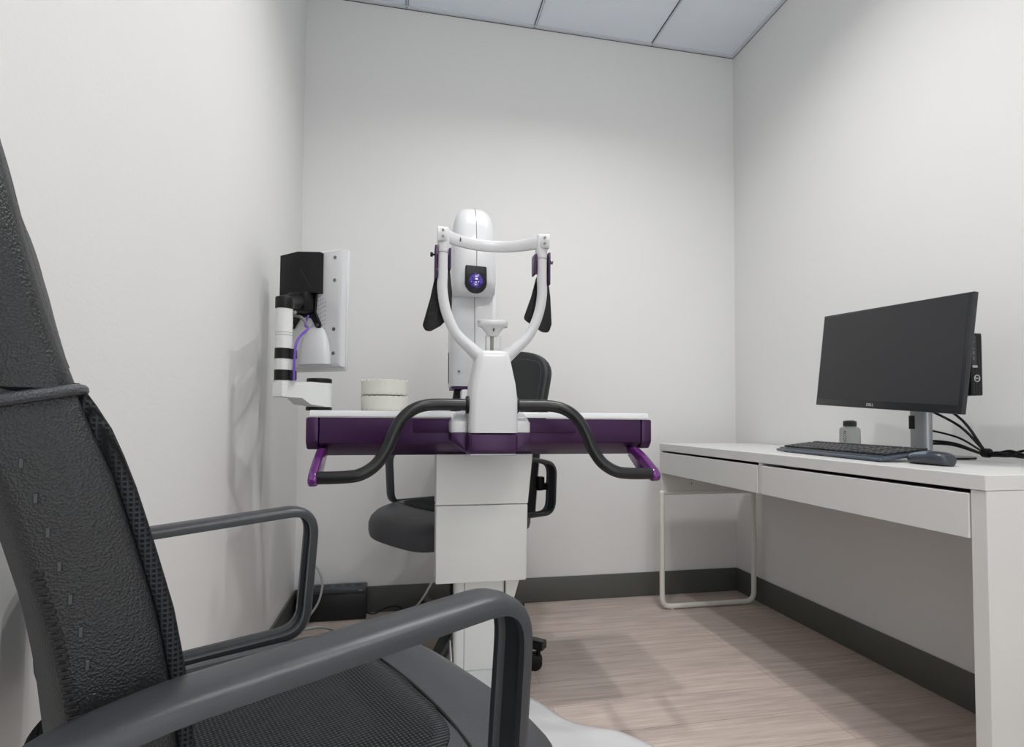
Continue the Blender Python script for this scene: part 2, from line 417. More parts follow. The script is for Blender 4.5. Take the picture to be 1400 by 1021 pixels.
rc = Vector((px0+.018, py0-.0012, .972))
ringp = [rc+Vector((.0085*cos(2*pi*k/28),0,.0085*sin(2*pi*k/28))) for k in range(28)]
MB().tube(ringp, .0011, 8, closed=True).build('emblem_ring', 'logo', pc, B)
tm = text_mesh('DELL', .0062); tm.xf(Matrix.Translation(rc+Vector((0,-.0004,0))) @ Matrix.Rotation(pi/2,4,'Z').inverted() @ Matrix.Identity(4) if False else Matrix.Translation(rc+Vector((0,-.0004,0))) @ Matrix.Rotation(pi/2,4,'X'))
tm.build('emblem_letters', 'logo', pc, B)

# ------------------------------------------------------------------ keyboard
B = (-.42,-1.11,.75)
kb = thing('keyboard', B, 'black full size keyboard with slate edge lying on the desk', 'keyboard')
KO = Vector((-.440,-1.297,.7525)); kd = Vector((.060,.482,0)).normalized(); kw = Vector((.482,-.060,0)).normalized()   # origin front right corner
KL, KW, tilt = .486, .142, .13
up = Vector((0,0,1)); kw3 = (kw+up*tilt).normalized(); kn = kd.cross(kw3).normalized()
if kn.z < 0: kn = -kn
KF = Matrix(((kd.x,kw3.x,kn.x,KO.x),(kd.y,kw3.y,kn.y,KO.y),(kd.z,kw3.z,kn.z,KO.z),(0,0,0,1)))
MB().box((0,.006,.0015),(KL,KW,.012),.004,3).xf(KF).build('body', 'kb_body', kb, B)
MB().box((-.001,-.006,.0005),(KL+.001,.012,.0085),.0038,3).box((-.004,0,.0005),(.004,KW,.010),.0035,2).xf(KF).build('edge_trim', 'kb_edge', kb, B)
for a in (.03,KL-.03):
    p0 = KF @ Vector((a,.012,.0012)); MB().cyl((p0.x,p0.y,.7502),(p0.x,p0.y,p0.z+.002),.005,n=12).build('rubber_foot', 'rubber', kb, B)
    p0 = KF @ Vector((a,KW-.012,.002)); MB().cyl((p0.x,p0.y,.7502),(p0.x,p0.y,p0.z+.002),.005,n=12).build('rubber_foot', 'rubber', kb, B)
keys = MB(); leg = MB(); pitch = .0192
rows = [(.018,'b'),(.0372,'n'),(.0564,'n'),(.0756,'n'),(.0948,'n'),(.1210,'f')]
for (yy, kind) in rows:
    x = .010
    def key(x0, w):
        keys.box((x0,yy,.0115),(x0+w-.0022,yy+pitch-.0025,.0175),.002,2)
        leg.box((x0+.003,yy+.0088,.0175),(x0+.0055,yy+.0122,.01775))
    # numeric pad (right end first)
    for j in range(4):
        if kind != 'f' or j < 4: key(x+j*pitch, pitch)
    x += 4*pitch+.006
    for j in range(3): key(x+j*pitch, pitch)
    x += 3*pitch+.006
    rest = KL-.010-x
    if kind == 'b':
        ws = [1.4,1.1,1.1,1.1,6.0,1.1,1.1,1.4]
    else: ws = [1.6]+[1]*12+[1.5]
    s_ = rest/sum(ws)
    for w in ws: key(x, w*s_); x += w*s_
o = keys.xf(KF).build('keycaps', 'key', kb, B); o['kind'] = 'stuff'
o = leg.xf(KF).build('key_legends', 'logo', kb, B); o['kind'] = 'stuff'

# ------------------------------------------------------------------ mouse
B = (-.365,-1.352,.75)
ms = thing('computer_mouse', B, 'slate grey computer mouse on the desk beside the keyboard', 'mouse')
mc = Vector((-.378,-1.375,.7503)); md = Vector((.05,1,0)).normalized(); mw = Vector((1,-.05,0)).normalized()
def mring(s, k, zf):
    hgt = .036*sin(pi*min(1,max(0,(s*.86+.08))))**.7; wd = .031*(1-abs(2*s-1)**3.2*.55); return hgt, wd
rg = []; top = []
NS = 22
for i in range(NS+1):
    s = i/NS; y = (s-.5)*.110; e = sqrt(max(.0,1-(2*s-1)**2))**.6 if 0 < s < 1 else 0
    hgt = (.012+.026*e*(1-.35*s)); wd = .031*max(e, .25)*(1-.1*sin(pi*s))
    hgt = max(hgt*(.35 if s in (0,1) else 1), .008)
    r = []
    for k in range(20):
        a = 2*pi*k/20; cx, cz = cos(a), sin(a)
        zz = (hgt*.5)+hgt*.5*math.copysign(abs(cz)**.8, cz); xx = wd*math.copysign(abs(cx)**.7, cx)
        r.append(mc+md*y+mw*xx+up*zz)
    rg.append(r)
MB().rings(rg).build('shell', 'kb_body', ms, B)
rg2 = []
for i in range(9, NS):
    s = i/NS; r = []
    for k in range(11):
        a = pi*(.16+.68*k/10)
        y = (s-.5)*.110; e = sqrt(max(.0,1-(2*s-1)**2))**.6
        hgt = (.012+.026*e*(1-.35*s)); wd = .031*max(e,.25)*(1-.1*sin(pi*s)); cx, cz = cos(a), sin(a)
        r.append((mc+md*y+mw*(wd*math.copysign(abs(cx)**.7,cx)), hgt*.5+hgt*.5*abs(cz)**.8))
    rg2.append([p+up*(h_+.0007) for p, h_ in r]+[p+up*(h_-.0012) for p, h_ in r[::-1]])
MB().rings(rg2).build('buttons', 'mouse_top', ms, B)
pw = mc+md*.032; MB().cyl(tuple(pw+up*.026-mw*.003), tuple(pw+up*.026+mw*.003), .009, n=20).build('scroll_wheel', 'rubber', ms, B)

# ------------------------------------------------------------------ alcohol bottle
bxp, byp = -.17, -.905
B = (bxp,byp,.75)
bo = thing('bottle', B, 'small translucent alcohol bottle with dark cap standing behind the keyboard', 'bottle')
def lathe(prof, cx, cy, n=40): return [[(cx+r*cos(2*pi*k/n), cy+r*sin(2*pi*k/n), z) for k in range(n)] for r, z in prof]
MB().rings(lathe([(.024,.7502),(.030,.752),(.0315,.756),(.0315,.826),(.030,.832),(.024,.8365),(.0175,.838),(.0175,.840)],bxp,byp)).build('body', 'bottle', bo, B)
cpb = []
for r, z in ((.0188,.8395),(.0195,.840),(.0195,.856),(.0185,.8575)):
    cpb.append([(bxp+(r+(.0006 if k % 2 else 0))*cos(2*pi*k/60), byp+(r+(.0006 if k % 2 else 0))*sin(2*pi*k/60), z) for k in range(60)])
MB().rings(cpb).build('cap', 'cap', bo, B)
MB().rings(lathe([(.013,.8575),(.013,.8605),(.012,.861)],bxp,byp)).build('lid', 'white_plastic', bo, B)
# upright lettering wrapped on the camera-facing side
tm = text_mesh('ALCOHOL', .0128, depth=0)
fa = atan2(-2.496-byp, -1.664-bxp)+.0   # direction the label faces
for vv in tm.bm.verts:
    tx, ty = vv.co.x, vv.co.y          # text runs down the bottle
    ang = fa-.50-(-ty)/.0316*1.0
    vv.co = Vector((bxp+.0319*cos(ang), byp+.0319*sin(ang), .795-tx*1.0))
tm.build('printed_word', 'ink', bo, B)

# ------------------------------------------------------------------ cable bundle on the desk
B = (-.055,-1.35,.75)
cb = thing('cable_bundle', B, 'tangled bundle of black computer cables along the wall behind the monitor', 'cable')
starts = [(-.12,-1.15,.93),(-.12,-1.13,.90),(-.11,-1.12,.835),(-.115,-1.12,.80),(-.10,-1.11,.79)]
for i, s0 in enumerate(starts):
    ph = i*2*pi/5
    pts = [s0, ((s0[0]-.07)/2-.01,-1.235+.01*i,.5*(s0[2]+.79))]
    for j in range(12):
        y = -1.265-j*.033; spread = .0055 if j < 2 else .009+.005*sin(j*1.3+i)
        pts.append((-.068+spread*cos(ph+j*.9), y, .770+spread*.9*sin(ph+j*.9)))
    MB().tube(spline(pts,6), .0036 if i != 2 else .003, 10).build('cable', 'black_plastic', cb, B)
MB().cyl((-.068,-1.258,.771),(-.068,-1.278,.771),.013,n=18,bev=.003).build('cable_tie', 'black_plastic', cb, B)
MB().box((-.085,-1.60,.7505),(-.045,-1.445,.782),.007,3).build('power_adapter', 'black_plastic', cb, B)

# ------------------------------------------------------------------ office chair
def make_chair():
    t = bpy.data.objects.new('office_chair', None); C.objects.link(t)
    # seat cushion
    def drop(p):
        x, y, z = p; k = max(0,(x-.09)/.186); z -= .026*k*k
        return (x,y,z)
    lv = [(-.012,.430),(-.004,.437),(.0,.455),(.0,.479),(-.006,.496),(-.020,.509),(-.045,.517),(-.09,.520)]
    rg = [[drop(p) for p in superell(.034,0,.258+d,.250+d,3.6,z,56)] for d, z in lv]
    rg.append([drop(p) for p in superell(.026,0,.05,.05,2.5,.521,56)])
    MB().rings(rg).build('seat', 'leather_seat', t)
    # woven panel let into the seat
    rg = []
    for d, dz in ((0,-.004),(-.004,.0022),(-.02,.0038),(-.08,.0045)):
        r = []
        for p in superell(-.04,0,.182+d,.190+d,6,.5200+dz,56):
            bow = .018*(1-(p[1]/.19)**2)
            x = p[0]+(bow if p[0] > 0 else 0)
            edge = max(0, max(abs(p[1])-.146, abs(p[0]-.026)-.16))
            r.append(drop((x, p[1], p[2]-.055*edge-(.0 if edge == 0 else .0))))
        rg.append(r)
    MB().rings(rg).build('seat_panel', 'mesh', t)
    pp = [drop((.1418+.018*(1-(y/.19)**2),y,.5195-.055*max(0,abs(y)-.146))) for y in [(-.186+.372*k/16) for k in range(17)]]
    MB().tube(pp, .0022, 8).build('seat_piping', 'black_plastic', t)
    MB().box((-.17,-.17,.417),(.19,.17,.433),.006,2).build('seat_frame', 'black_plastic', t)
    # back
    Ft = [(.47,-.105),(.617,-.115),(.682,-.123),(.731,-.132),(.779,-.145),(.82,-.157),(.87,-.176),(.91,-.189),(.963,-.203),(1.02,-.216),(1.08,-.226),(1.15,-.230)]
    ZT = 1.105
    def fx(z): return interp(Ft,z)
    def hw(z, Wd=.240): 
        w = Wd+.006*min(1,max(0,(.90-z)/.08))-.004*max(0,(.60-z)/.12)
        if z > ZT-.12: w = Wd*(1-min(.999,(z-ZT+.12)/.122)**2.4)**.42
        return w
    def section(z, off, th, wd, e=5, n=44):
        x1 = fx(z)-off
        pts = []
        for k in range(n):
            a = 2*pi*k/n; c, s_ = cos(a), sin(a)
            y = wd*math.copysign(abs(s_)**(2/e), s_)
            pts.append((x1-th/2+th/2*math.copysign(abs(c)**(2/e), c)-.018*0+.020*((y/.24)**2-.60), y, z))
        return pts
    def frontx(z, y, off, th, wd, e):
        s_ = min(1,(abs(y)/wd))**(e/2); c = sqrt(max(0,1-s_*s_))
        return fx(z)-off-th/2+th/2*c**(2/e)+.020*((y/.24)**2-.60)
    zs = [.475,.48]+[.50+.02*i for i in range(19)]+[.878,.892]
    rg = [section(z,.011+(.012 if z < .478 else 0),.064-(.02 if z < .478 else 0),hw(z)-(.01 if z < .478 else 0), 9, 60) for z in zs]
    MB().rings(rg).build('backrest', 'leather', t)
    # mesh pad on the front of the lower back
    rg = []
    for z in [.495,.50,.51]+[.53+.02*i for i in range(16)]+[.848,.862,.872,.876]:
        e_ = min((z-.490)/.03, (.880-z)/.03, 1)
        e_ = max(e_, .1)**.5
        rg.append(section(z,.000+.012*(1-e_),(.020*e_+.002),hw(z)-.006-.012*(1-e_),4))
    MB().rings(rg).build('back_cushion', 'back_mesh', t)
    # headrest: upper leather cushion
    def he(z): return 1 if z < ZT-.108 else sqrt(max(.02,1-((z-ZT+.108)/.11)**2))
    zs = [.868,.872,.885]+[.90+.02*i for i in range(3)]+[ZT-d for d in (.145,.13,.115,.10,.085,.07,.055,.042,.030,.020,.012,.006,.002)]
    rg = []
    for z in zs:
        e_ = he(z) if z > .9 else 1; e_ *= (.85 if z < .87 else 1)
        rg.append(section(z,.006+.010*(1-e_),.060*max(e_,.25),hw(z)*(.985 if z < .87 else 1.0)+.003,4.5))
    hr = MB().rings(rg).build('headrest', 'leather', t)
    # piping around the head cushion front and the rolled seam below it
    def hp_(y, z): return (frontx(z,y,.006+.010*(1-he(z)),.060*max(he(z),.25),hw(z)+.003,4.5)-.0022, y, z)
    zq = [.885,.91,.94,.97,1.0,1.02,1.035,1.048]
    pp = [hp_(hw(z)-.022, z) for z in zq]+[hp_(y, z) for y, z in ((.165,1.058),(.13,1.066),(.07,1.071),(0,1.072),(-.07,1.071),(-.13,1.066),(-.165,1.058))]+[hp_(-hw(z)+.022, z) for z in zq[::-1]]
    MB().tube(spline(pp,5), .0026, 8).build('piping', 'leather_seat', hr)
    sec = [(x_,y_,z_+.22*(x_+.20)) for x_,y_,z_ in section(.868,.004,.072,hw(.868)+.003,4.5)]
    MB().tube(sec, .0036, 10, closed=True).build('rolled_seam', 'leather_seat', t)
    # zip and stitching along both side faces
    for sy in (1,-1):
        zp = MB(); st = MB()
        zz = [.50+.0045*i for i in range(60)]
        for z in zz:
            y = sy*(hw(z)*.9962+.0002); x = fx(z)-.057
            zp.box((x-.003,y-.0011,z-.0012),(x+.003,y+.0011,z+.0012),.0004,1)
        for i in range(17):
            z = .51+.02*i; y = sy*(hw(z)*.9995+.0003); x = fx(z)-.046
            st.box((x-.0012,y-.0006,z-.004),(x+.0012,y+.0006,z+.002),.0004,1)
        zp.build('zip', 'rubber', t); st.build('stitching', 'bezel', t)
    # rear shell and strut
    rg = [section(z,.078,.008,hw(z)*.62,4) for z in [.79+.03*i for i in range(9)]]
    MB().rings(rg).build('back_shell', 'black_plastic', t)
    MB().box((fx(.81)-.094,-.2,.80),(fx(.81)-.070,.2,.818),.004,2).build('back_bar', 'arm_plastic', t)
    for sy in (1,-1):
        MB().box((-.195,min(sy*.19,sy*.262),.575),(-.165,max(sy*.19,sy*.262),.625),.005,2).build('side_bracket', 'black_plastic', t)
        MB().box((-.222,min(sy*.225,sy*.262),.575),(-.165,max(sy*.225,sy*.262),.60),.004,2).build('bracket_arm', 'black_plastic', t)
    # arms: closed bands
    prof = [(-.0215,-.003),(-.0205,.001),(-.016,.0045),(-.008,.0060),(0,.0064),(.008,.0060),(.016,.0045),(.0205,.001),(.0215,-.003),
            (.0215,-.009),(.0150,-.009),(.0125,-.003),(-.0125,-.003),(-.0150,-.009),(-.0215,-.009)]
    for sy in (1,-1):
        loop = fillet([(.130,0,.706),(.116,0,.500),(-.215,0,.492),(-.222,0,.672),(-.14,0,.690)], [.042,.045,.05,.06,.3], 9)
        loop = [(p.x,p.z) for p in loop]; n = len(loop); rings = []
        # resample evenly
        for i in range(n):
            a = Vector(loop[(i-1) % n]); b = Vector(loop[(i+1) % n]); tt = (b-a).normalized()
            nn = Vector((tt.y,-tt.x)); cc = Vector((-.05,.59)); p = Vector(loop[i])
            if nn.dot(p-cc) < 0: nn = -nn
            rings.append([(p.x+nn.x*h_, sy*.2755+w_, p.y+nn.y*h_) for w_, h_ in prof])
        MB().rings(rings, cap=False, closed=True).build('armrest', 'arm_plastic', t, ang=50)
        for x in (.03,-.13): MB().box((x-.014,sy*.215-.03,.486),(x+.014,sy*.215+.035,.497),.003,1).build('arm_bracket', 'black_plastic', t)
    # mechanism, gas lift, star base
    MB().box((-.10,-.07,.372),(.09,.07,.419),.01,2).build('tilt_mechanism', 'black_plastic', t)
    MB().cyl((0,0,.06),(0,0,.25),.027,n=24).cyl((0,0,.25),(0,0,.375),.016,n=24).build('gas_lift', 'black_metal', t)
    MB().cyl((0,0,.075),(0,0,.125),.042,.036,n=28,bev=.004).build('hub', 'black_plastic', t)
    for k in range(5):
        a = radians(BASE_A+72*k); d = Vector((cos(a),sin(a),0)); w = Vector((-sin(a),cos(a),0))
        rg = []
        for s_, hwid, zl, zh in ((.02,.026,.080,.118),(.15,.024,.076,.110),(.29,.021,.072,.100),(.352,.020,.070,.098)):
            rg.append([d*s_+w*(hwid*sx)+Vector((0,0,z)) for sx, z in ((-1,zl),(-1,zh-.006),(-.7,zh),(.7,zh),(1,zh-.006),(1,zl))])
        MB().rings(rg).build('leg', 'black_metal', t)
        c = d*.330; ca = radians(-48.8+k*50); cd = Vector((cos(ca),sin(ca),0)); cw = Vector((-sin(ca),cos(ca),0)); wc = c+cd*.012+Vector((0,0,.0262))
        m_ = MB().cyl(tuple(c+Vector((0,0,.045))), tuple(c+Vector((0,0,.075))), .008, n=12)
        m_.cyl(tuple(wc-cw*.022), tuple(wc-cw*.006), .026, n=24, bev=.003).cyl(tuple(wc+cw*.006), tuple(wc+cw*.022), .026, n=24, bev=.003)
        m_.cyl(tuple(wc-cw*.006), tuple(wc+cw*.006), .019, n=16)
        m_.build('caster', 'black_plastic', t)
    return t
BASE_A = -213.8-37
CH = make_chair()
CH.location = (-1.797,-1.827,0); CH.rotation_euler = (0,0,radians(26.15))
tag(CH, 'large black leather and mesh office chair in the foreground seen from its side', 'chair', 'office chairs')
def copy_tree(o, parent=None):
    c = o.copy(); C.objects.link(c); c.parent = parent
    for ch in [x for x in bpy.data.objects if x.parent == o and x != c]: copy_tree(ch, c)
    return c
c2 = copy_tree(CH)
def seat_height(root, lift):
    root.location.z += lift
    for ch in root.children:
        if ch.name.split('.')[0] in ('leg','caster','hub','gas_lift'): ch.location.z -= lift/root.scale.z
c2.location = (-1.464,-.462,0); c2.rotation_euler = (0,0,radians(213.8)); seat_height(c2, .022)
CH.scale = (.95,.95,.95); CH.rotation_euler.z += radians(.8); CH.location = (-1.668+.95*(-1.797+1.664), -2.500+.95*(-1.827+2.496), 0); seat_height(CH, .043)
c2['label'] = 'black office chair behind the examination machine facing the camera'

# ------------------------------------------------------------------ examination machine
XC = -1.433
B = (XC,-.85,0)
em = thing('eye_examination_machine', B, 'white and purple eye examination machine with chin rest, curved black handlebars and pedestal column', 'medical machine')
def P(name, mb, mat, par=None, ang=35): return mb.build(name, mat, par or em, B, ang)
# foot
half = [(.075,-.795),(.084,-.83),(.120,-.88),(.168,-.925),(.228,-1.043),(.290,-1.085),(.346,-1.118),(.409,-1.20),(.425,-1.27),(.405,-1.34),(.34,-1.375),(.25,-1.36),(.15,-1.30),(0,-1.28)]
outl = half+[(-x,y) for x, y in half[-2::-1]]
def sm(o_, inset, z):
    n = len(o_); c = Vector((0,-.98)); res = []
    for i in range(n):
        a, b, d = Vector(o_[i-1]), Vector(o_[i]), Vector(o_[(i+1) % n]); tt = (d-a).normalized(); nn = Vector((tt.y,-tt.x))
        res.append(b-nn*inset)
    area = sum(o_[i][0]*o_[(i+1) % n][1]-o_[(i+1) % n][0]*o_[i][1] for i in range(n))
    if area < 0:
        res = []
        for i in range(n):
            a, b, d = Vector(o_[i-1]), Vector(o_[i]), Vector(o_[(i+1) % n]); tt = (d-a).normalized(); nn = Vector((-tt.y,tt.x)); res.append(b-nn*inset)
    res = spline([(XC+p.x,p.y,z) for p in res], 4, closed=True)
    return res
fr = [sm(outl,.004,.002),sm(outl,0,.010),sm(outl,.001,.024),sm(outl,.010,.036),sm(outl,.026,.044),sm(outl,.040,.046),sm(outl,.056,.0425)]
m_ = MB().rings(fr)
P('base_foot', m_, 'white_plastic', ang=50)
# column
CY = -.8285
P('base_pedestal', MB().prism([(XC-.081,y,z) for y, z in ((-.794,.02),(-.794,.098),(-.870,.098),(-1.02,.040),(-1.02,.02))], (.162,0,0), .006, 3), 'white_plastic')
P('column', MB().rings([rrect(XC+.000,CY,.0765,.0265,.014,z) for z in (.096,.752)]), 'white_satin')
P('column_shoe', MB().rings([rrect(XC,CY,.081,.031,.016,z) for z in (.096,.103)]), 'chrome')
P('column_groove', MB().box((XC-.047,-.8555,.105),(XC-.045,-.8548,.40)), 'strip')
P('cable_bracket', MB().prism([(XC+.082,-.85,.38),(XC+.128,-.85,.38),(XC+.108,-.85,.31),(XC+.080,-.85,.27)], (0,.01,0), .001, 1), 'white_metal')
P('base_fin', MB().prism([(XC-.0855,y,z) for y, z in ((-.80,.06),(-.80,.175),(-.82,.180),(-.89,.098),(-.89,.06))], (.004,0,0), .001, 1), 'white_plastic')
# shroud below the table
P('lower_shroud', MB().prism([(XC-.136,-.905,.377),(XC+.133,-.905,.377),(XC+.136,-.905,.602),(XC-.137,-.905,.602)], (0,.072,0), .004, 2), 'white_satin')
P('upper_shroud', MB().prism([(XC-.1375,-.907,.604),(XC+.136,-.907,.604),(XC+.150,-.907,.752),(XC-.1375,-.907,.752)], (0,.085,0), .002, 1), 'white_satin')
# table body
x0, x1 = -1.921, -.931
prof = [(-.972,.857),(-.972,.787),(-.895,.750),(-.69,.752),(-.655,.79),(-.655,.857)]
P('table_body', MB().prism([(x0+.034,y,z) for y, z in prof], (x1-x0-.068,0,0), .003, 2), 'purple')
for s_, xa in ((1,x0),(-1,x1)):
    pr2 = [(-.974,.857),(-.974,.790),(-.957,.770),(-.69,.770),(-.655,.79),(-.655,.857)]
    P('table_end_cap', MB().prism([(xa,y,z) for y, z in pr2], (s_*.0325,0,0), .005, 2), 'purple')
P('cover_panel', MB().box((-1.640,-.9775,.8165),(-1.172,-.971,.8555),.0022,2), 'purple')
P('tabletop', MB().prism([(x0+.008,y,z) for y, z in [(-.975,.859),(-.967,.876),(-.660,.876),(-.653,.859)]], (x1-x0-.016,0,0), .003, 2), 'white_plastic')
# brackets and handlebars
for s_ in (-1,1):
    cxp = XC+s_*.446
    pl = [(-.93,.775),(-.985,.775),(-1.045,.755),(-1.115,.722),(-1.128,.705),(-1.12,.690),(-1.10,.688),(-1.02,.705),(-.95,.745)]
    pl = fillet([(cxp-.011,y,z) for y, z in pl], .02, 3)
    P('handle_bracket', MB().prism(pl, (.022,0,0), .006, 3), 'purple_light', ang=50)
    pts = [(.060,.893),(.090,.893),(.165,.892),(.208,.879),(.238,.852),(.257,.817),(.274,.776),(.300,.738),(.335,.716),(.375,.710),(.438,.709)]
    pth = []
    for i, (dx, z) in enumerate(pts):
        yy = -1.06 if dx < .17 else -1.06-.045*min(1,(dx-.17)/.17)
        pth.append((XC+s_*dx, yy, z))
    hb_ = P('handlebar', MB().tube(spline(pth,6), .0158, 20), 'black_metal')
    P('collar', MB().cyl((XC+s_*.061,-1.06,.893),(XC+s_*.071,-1.06,.893),.0235,n=30,bev=.002), 'black_plastic', hb_)
# purple block carrying the head support
pb = MB().prism([(XC-.066,-1.098,.819),(XC+.064,-1.098,.819),(XC+.064,-1.098,.766),(XC-.066,-1.098,.766)], (0,.13,0), .008, 3)
P('front_block', pb, 'purple')
for s_ in (-1,1):
    wp = [(XC+s_*.058,.819),(XC+s_*.108,.819),(XC+s_*.108,.797),(XC+s_*.064,.764),(XC+s_*.058,.764)]
    P('block_wing', MB().prism([(x,-1.058,z) for x, z in wp], (0,.09,0), .003, 2), 'purple')
P('block_trim', MB().box((XC-.062,-1.092,.7595),(XC+.060,-.99,.7655),.002,1), 'silver')
# white head body
def loft(tab, r=.02, n=6):
    return MB().rings([rrect(cx,cy,hx,hy,rr if rr else r,z,n) for (z,cx,cy,hx,hy,rr) in tab])
P('support_body', loft([(.8195,XC,-1.045,.064,.057,.016),(.86,XC,-1.045,.064,.057,.016),(.908,XC,-1.045,.064,.056,.018),(.95,XC,-1.045,.0595,.053,.02),
   (.998,XC,-1.045,.050,.046,.02),(1.020,XC,-1.045,.0465,.042,.02),(1.033,XC,-1.045,.0445,.038,.018),(1.038,XC,-1.045,.038,.031,.015)]), 'white_plastic', ang=60)
for s_ in (-1,1):
    P('body_shoulder', loft([(.8195,XC+s_*.085,-1.00,.0235,.055,.012),(.845,XC+s_*.085,-1.00,.0235,.055,.012),(.856,XC+s_*.082,-.995,.021,.050,.010),(.872,XC+s_*.078,-.985,.018,.042,.01),(.876,XC+s_*.074,-.985,.012,.036,.008)]), 'white_plastic', ang=60)
# U shaped head frame
for s_ in (-1,1):
    up_ = [(.136,1.335),(.136,1.298),(.136,1.245),(.136,1.195),(.125,1.138),(.099,1.083),(.058,1.043),(.030,1.018)]
    pth = spline([(XC+s_*x,-1.06,z) for x, z in up_], 6)
    rr = [.0138]*len(pth)
    for i in range(12): rr[-1-i] = .0138+.006*(12-i)/12
    P('frame_post', MB().tube(pth, rr, 20), 'white_plastic', ang=60)
    P('post_ring', MB().cyl((XC+s_*.136,-1.06,1.296),(XC+s_*.136,-1.06,1.2975),.0144,n=24), 'strip')
    P('post_head', loft([(1.300,XC+s_*.136,-1.06,.0142,.0142,.014),(1.318,XC+s_*.134,-1.058,.0165,.0150,.012),(1.327,XC+s_*.136,-1.058,.0155,.015,.006),(1.360,XC+s_*.136,-1.058,.0155,.015,.006),(1.364,XC+s_*.136,-1.058,.0135,.013,.005)],n=5), 'white_plastic', ang=60)
    sc = MB()
    for z in (1.334,1.350): sc.cyl((XC+s_*.138,-1.0852,z),(XC+s_*.138,-1.080,z),.0034,n=16)
    P('screw', sc, 'screw')
    # temple paddles
    if s_ < 0: pad = [(-1.5835,1.262),(-1.600,1.18),(-1.619,1.108),(-1.612,1.093),(-1.597,1.092),(-1.570,1.108),(-1.541,1.140),(-1.540,1.20),(-1.548,1.27)]
    else: pad = [(-1.302,1.262),(-1.318,1.20),(-1.340,1.137),(-1.312,1.118),(-1.286,1.102),(-1.266,1.100),(-1.258,1.125),(-1.262,1.20),(-1.270,1.262)]
    pad = fillet([(x,-1.025,z) for x, z in pad], .012, 3)
    pd = P('temple_paddle', MB().prism(pad, (0,.010,0), .003, 2), 'black_plastic')
    ql = MB()
    for k in range(2):
        xa = -1.604+.02*k if s_ < 0 else -1.322+.028*k
        ql.tube([(xa,-1.0256,1.115+.01*k),(xa+.008,-1.0256,1.18),(xa+.014,-1.0256,1.22)], .0006, 6)
        za = 1.135+.03*k
        ql.tube([((-1.606 if s_ < 0 else -1.331)+.006*k,-1.0256,za),((-1.588 if s_ < 0 else -1.300)+.006*k,-1.0256,za+.007)], .0006, 6)
    P('quilting', ql, 'bezel', pd)
    cl_ = MB().box((XC+s_*.1545-.003,-1.072,1.225),(XC+s_*.1545+.003,-1.028,1.314),.0015,2).box((XC+s_*.1170-.003,-1.066,1.255),(XC+s_*.1170+.003,-1.028,1.310),.0015,2)
    cl_.box((XC+s_*.1355-.021,-1.040,1.262),(XC+s_*.1355+.021,-1.030,1.300),.0015,1)
    P('paddle_clamp', cl_, 'purple')
    P('clamp_knob', MB().cyl((XC+s_*.157,-1.052,1.293),(XC+s_*.162,-1.052,1.293),.0028,n=12).cyl((XC+s_*.162,-1.052,1.293),(XC+s_*.169,-1.052,1.293),.006,n=18,bev=.001), 'black_plastic' if s_ < 0 else 'screw')
# forehead band
rg = []
for i in range(25):
    a = -1+2*i/24; x = XC+a*.151; y = -1.079+.075*(1-min(1,abs(a)*1.10)**2.2); th = .005; hz = .0150+.004*abs(a)**4
    dxx, dyy = 1, (-.075*2.2*abs(a)**1.2*math.copysign(1,a)/.142 if 0 < abs(a) < .9 else 0)
    L_ = sqrt(dxx*dxx+dyy*dyy); nx_, ny_ = -dyy/L_, dxx/L_
    zc = 1.3415
    rg.append([(x-nx_*th,y-ny_*th,zc+hz-.003),(x-nx_*th*.5,y-ny_*th*.5,zc+hz),(x+nx_*th,y+ny_*th,zc+hz),(x+nx_*th,y+ny_*th,zc-hz),(x-nx_*th*.5,y-ny_*th*.5,zc-hz),(x-nx_*th,y-ny_*th,zc-hz+.003)])
fb = P('forehead_band', MB().rings(rg), 'white_plastic', ang=50)
def person_mark(c, s):
    m = MB(); x, y, z = c
    m.cyl((x,y,z+.9*s),(x,y+.0005,z+.9*s),.17*s,n=12)
    for a, b, w in (((0,.65),(0,.1),.16),((0,.1),(-.28,-.75),.11),((0,.1),(.28,-.75),.11),((0,.6),(-.35,.05),.09),((0,.6),(.35,.05),.09)):
        ax, az, bx, bz = a[0]*s, a[1]*s, b[0]*s, b[1]*s; d = Vector((bx-ax,0,bz-az)); n_ = Vector((-d.z,0,d.x)).normalized()*w*s
        m.prism([(x+ax-n_.x,y,z+az-n_.z),(x+ax+n_.x,y,z+az+n_.z),(x+bx+n_.x,y,z+bz+n_.z),(x+bx-n_.x,y,z+bz-n_.z)], (0,.0005,0))
    return m
pm = person_mark((0,0,0), .0070); pm.xf(Matrix.Translation((XC-.0872,-1.0400,1.3425)) @ Matrix.Rotation(.62,4,'Z')); P('pictogram', pm, 'ink', fb)
# chin rest
crz = 1.10
rg = []
for z, hx, hy, cy_ in ((1.082,.012,.012,-1.03),(1.086,.015,.014,-1.03),(1.098,.024,.019,-1.032),(1.107,.032,.024,-1.033),(1.109,.041,.028,-1.033),(1.1125,.0425,.029,-1.033),(1.121,.0425,.029,-1.033),(1.123,.041,.028,-1.033)):
    rg.append([(p[0],p[1],p[2]+.004*(abs(p[0]-XC)/.041)**2*(z > 1.11)) for p in superell(XC+.004,cy_,hx,hy,2.6,z,32)])
for z, k in ((1.121,.9),(1.117,.75),(1.116,.4)):
    rg.append([(p[0],p[1],p[2]+.004*(abs(p[0]-XC)/.041)**2) for p in superell(XC+.004,-1.033,.041*k,.028*k,2.6,z,32)])
ch_ = P('chin_rest', MB().rings(rg), 'white_plastic', ang=60)
P('chin_cup_mark', person_mark((0,0,0), .0062).xf(Matrix.Translation((XC+.004,-1.0535,1.0970)) @ Matrix.Rotation(.62,4,'X')), 'ink', ch_)
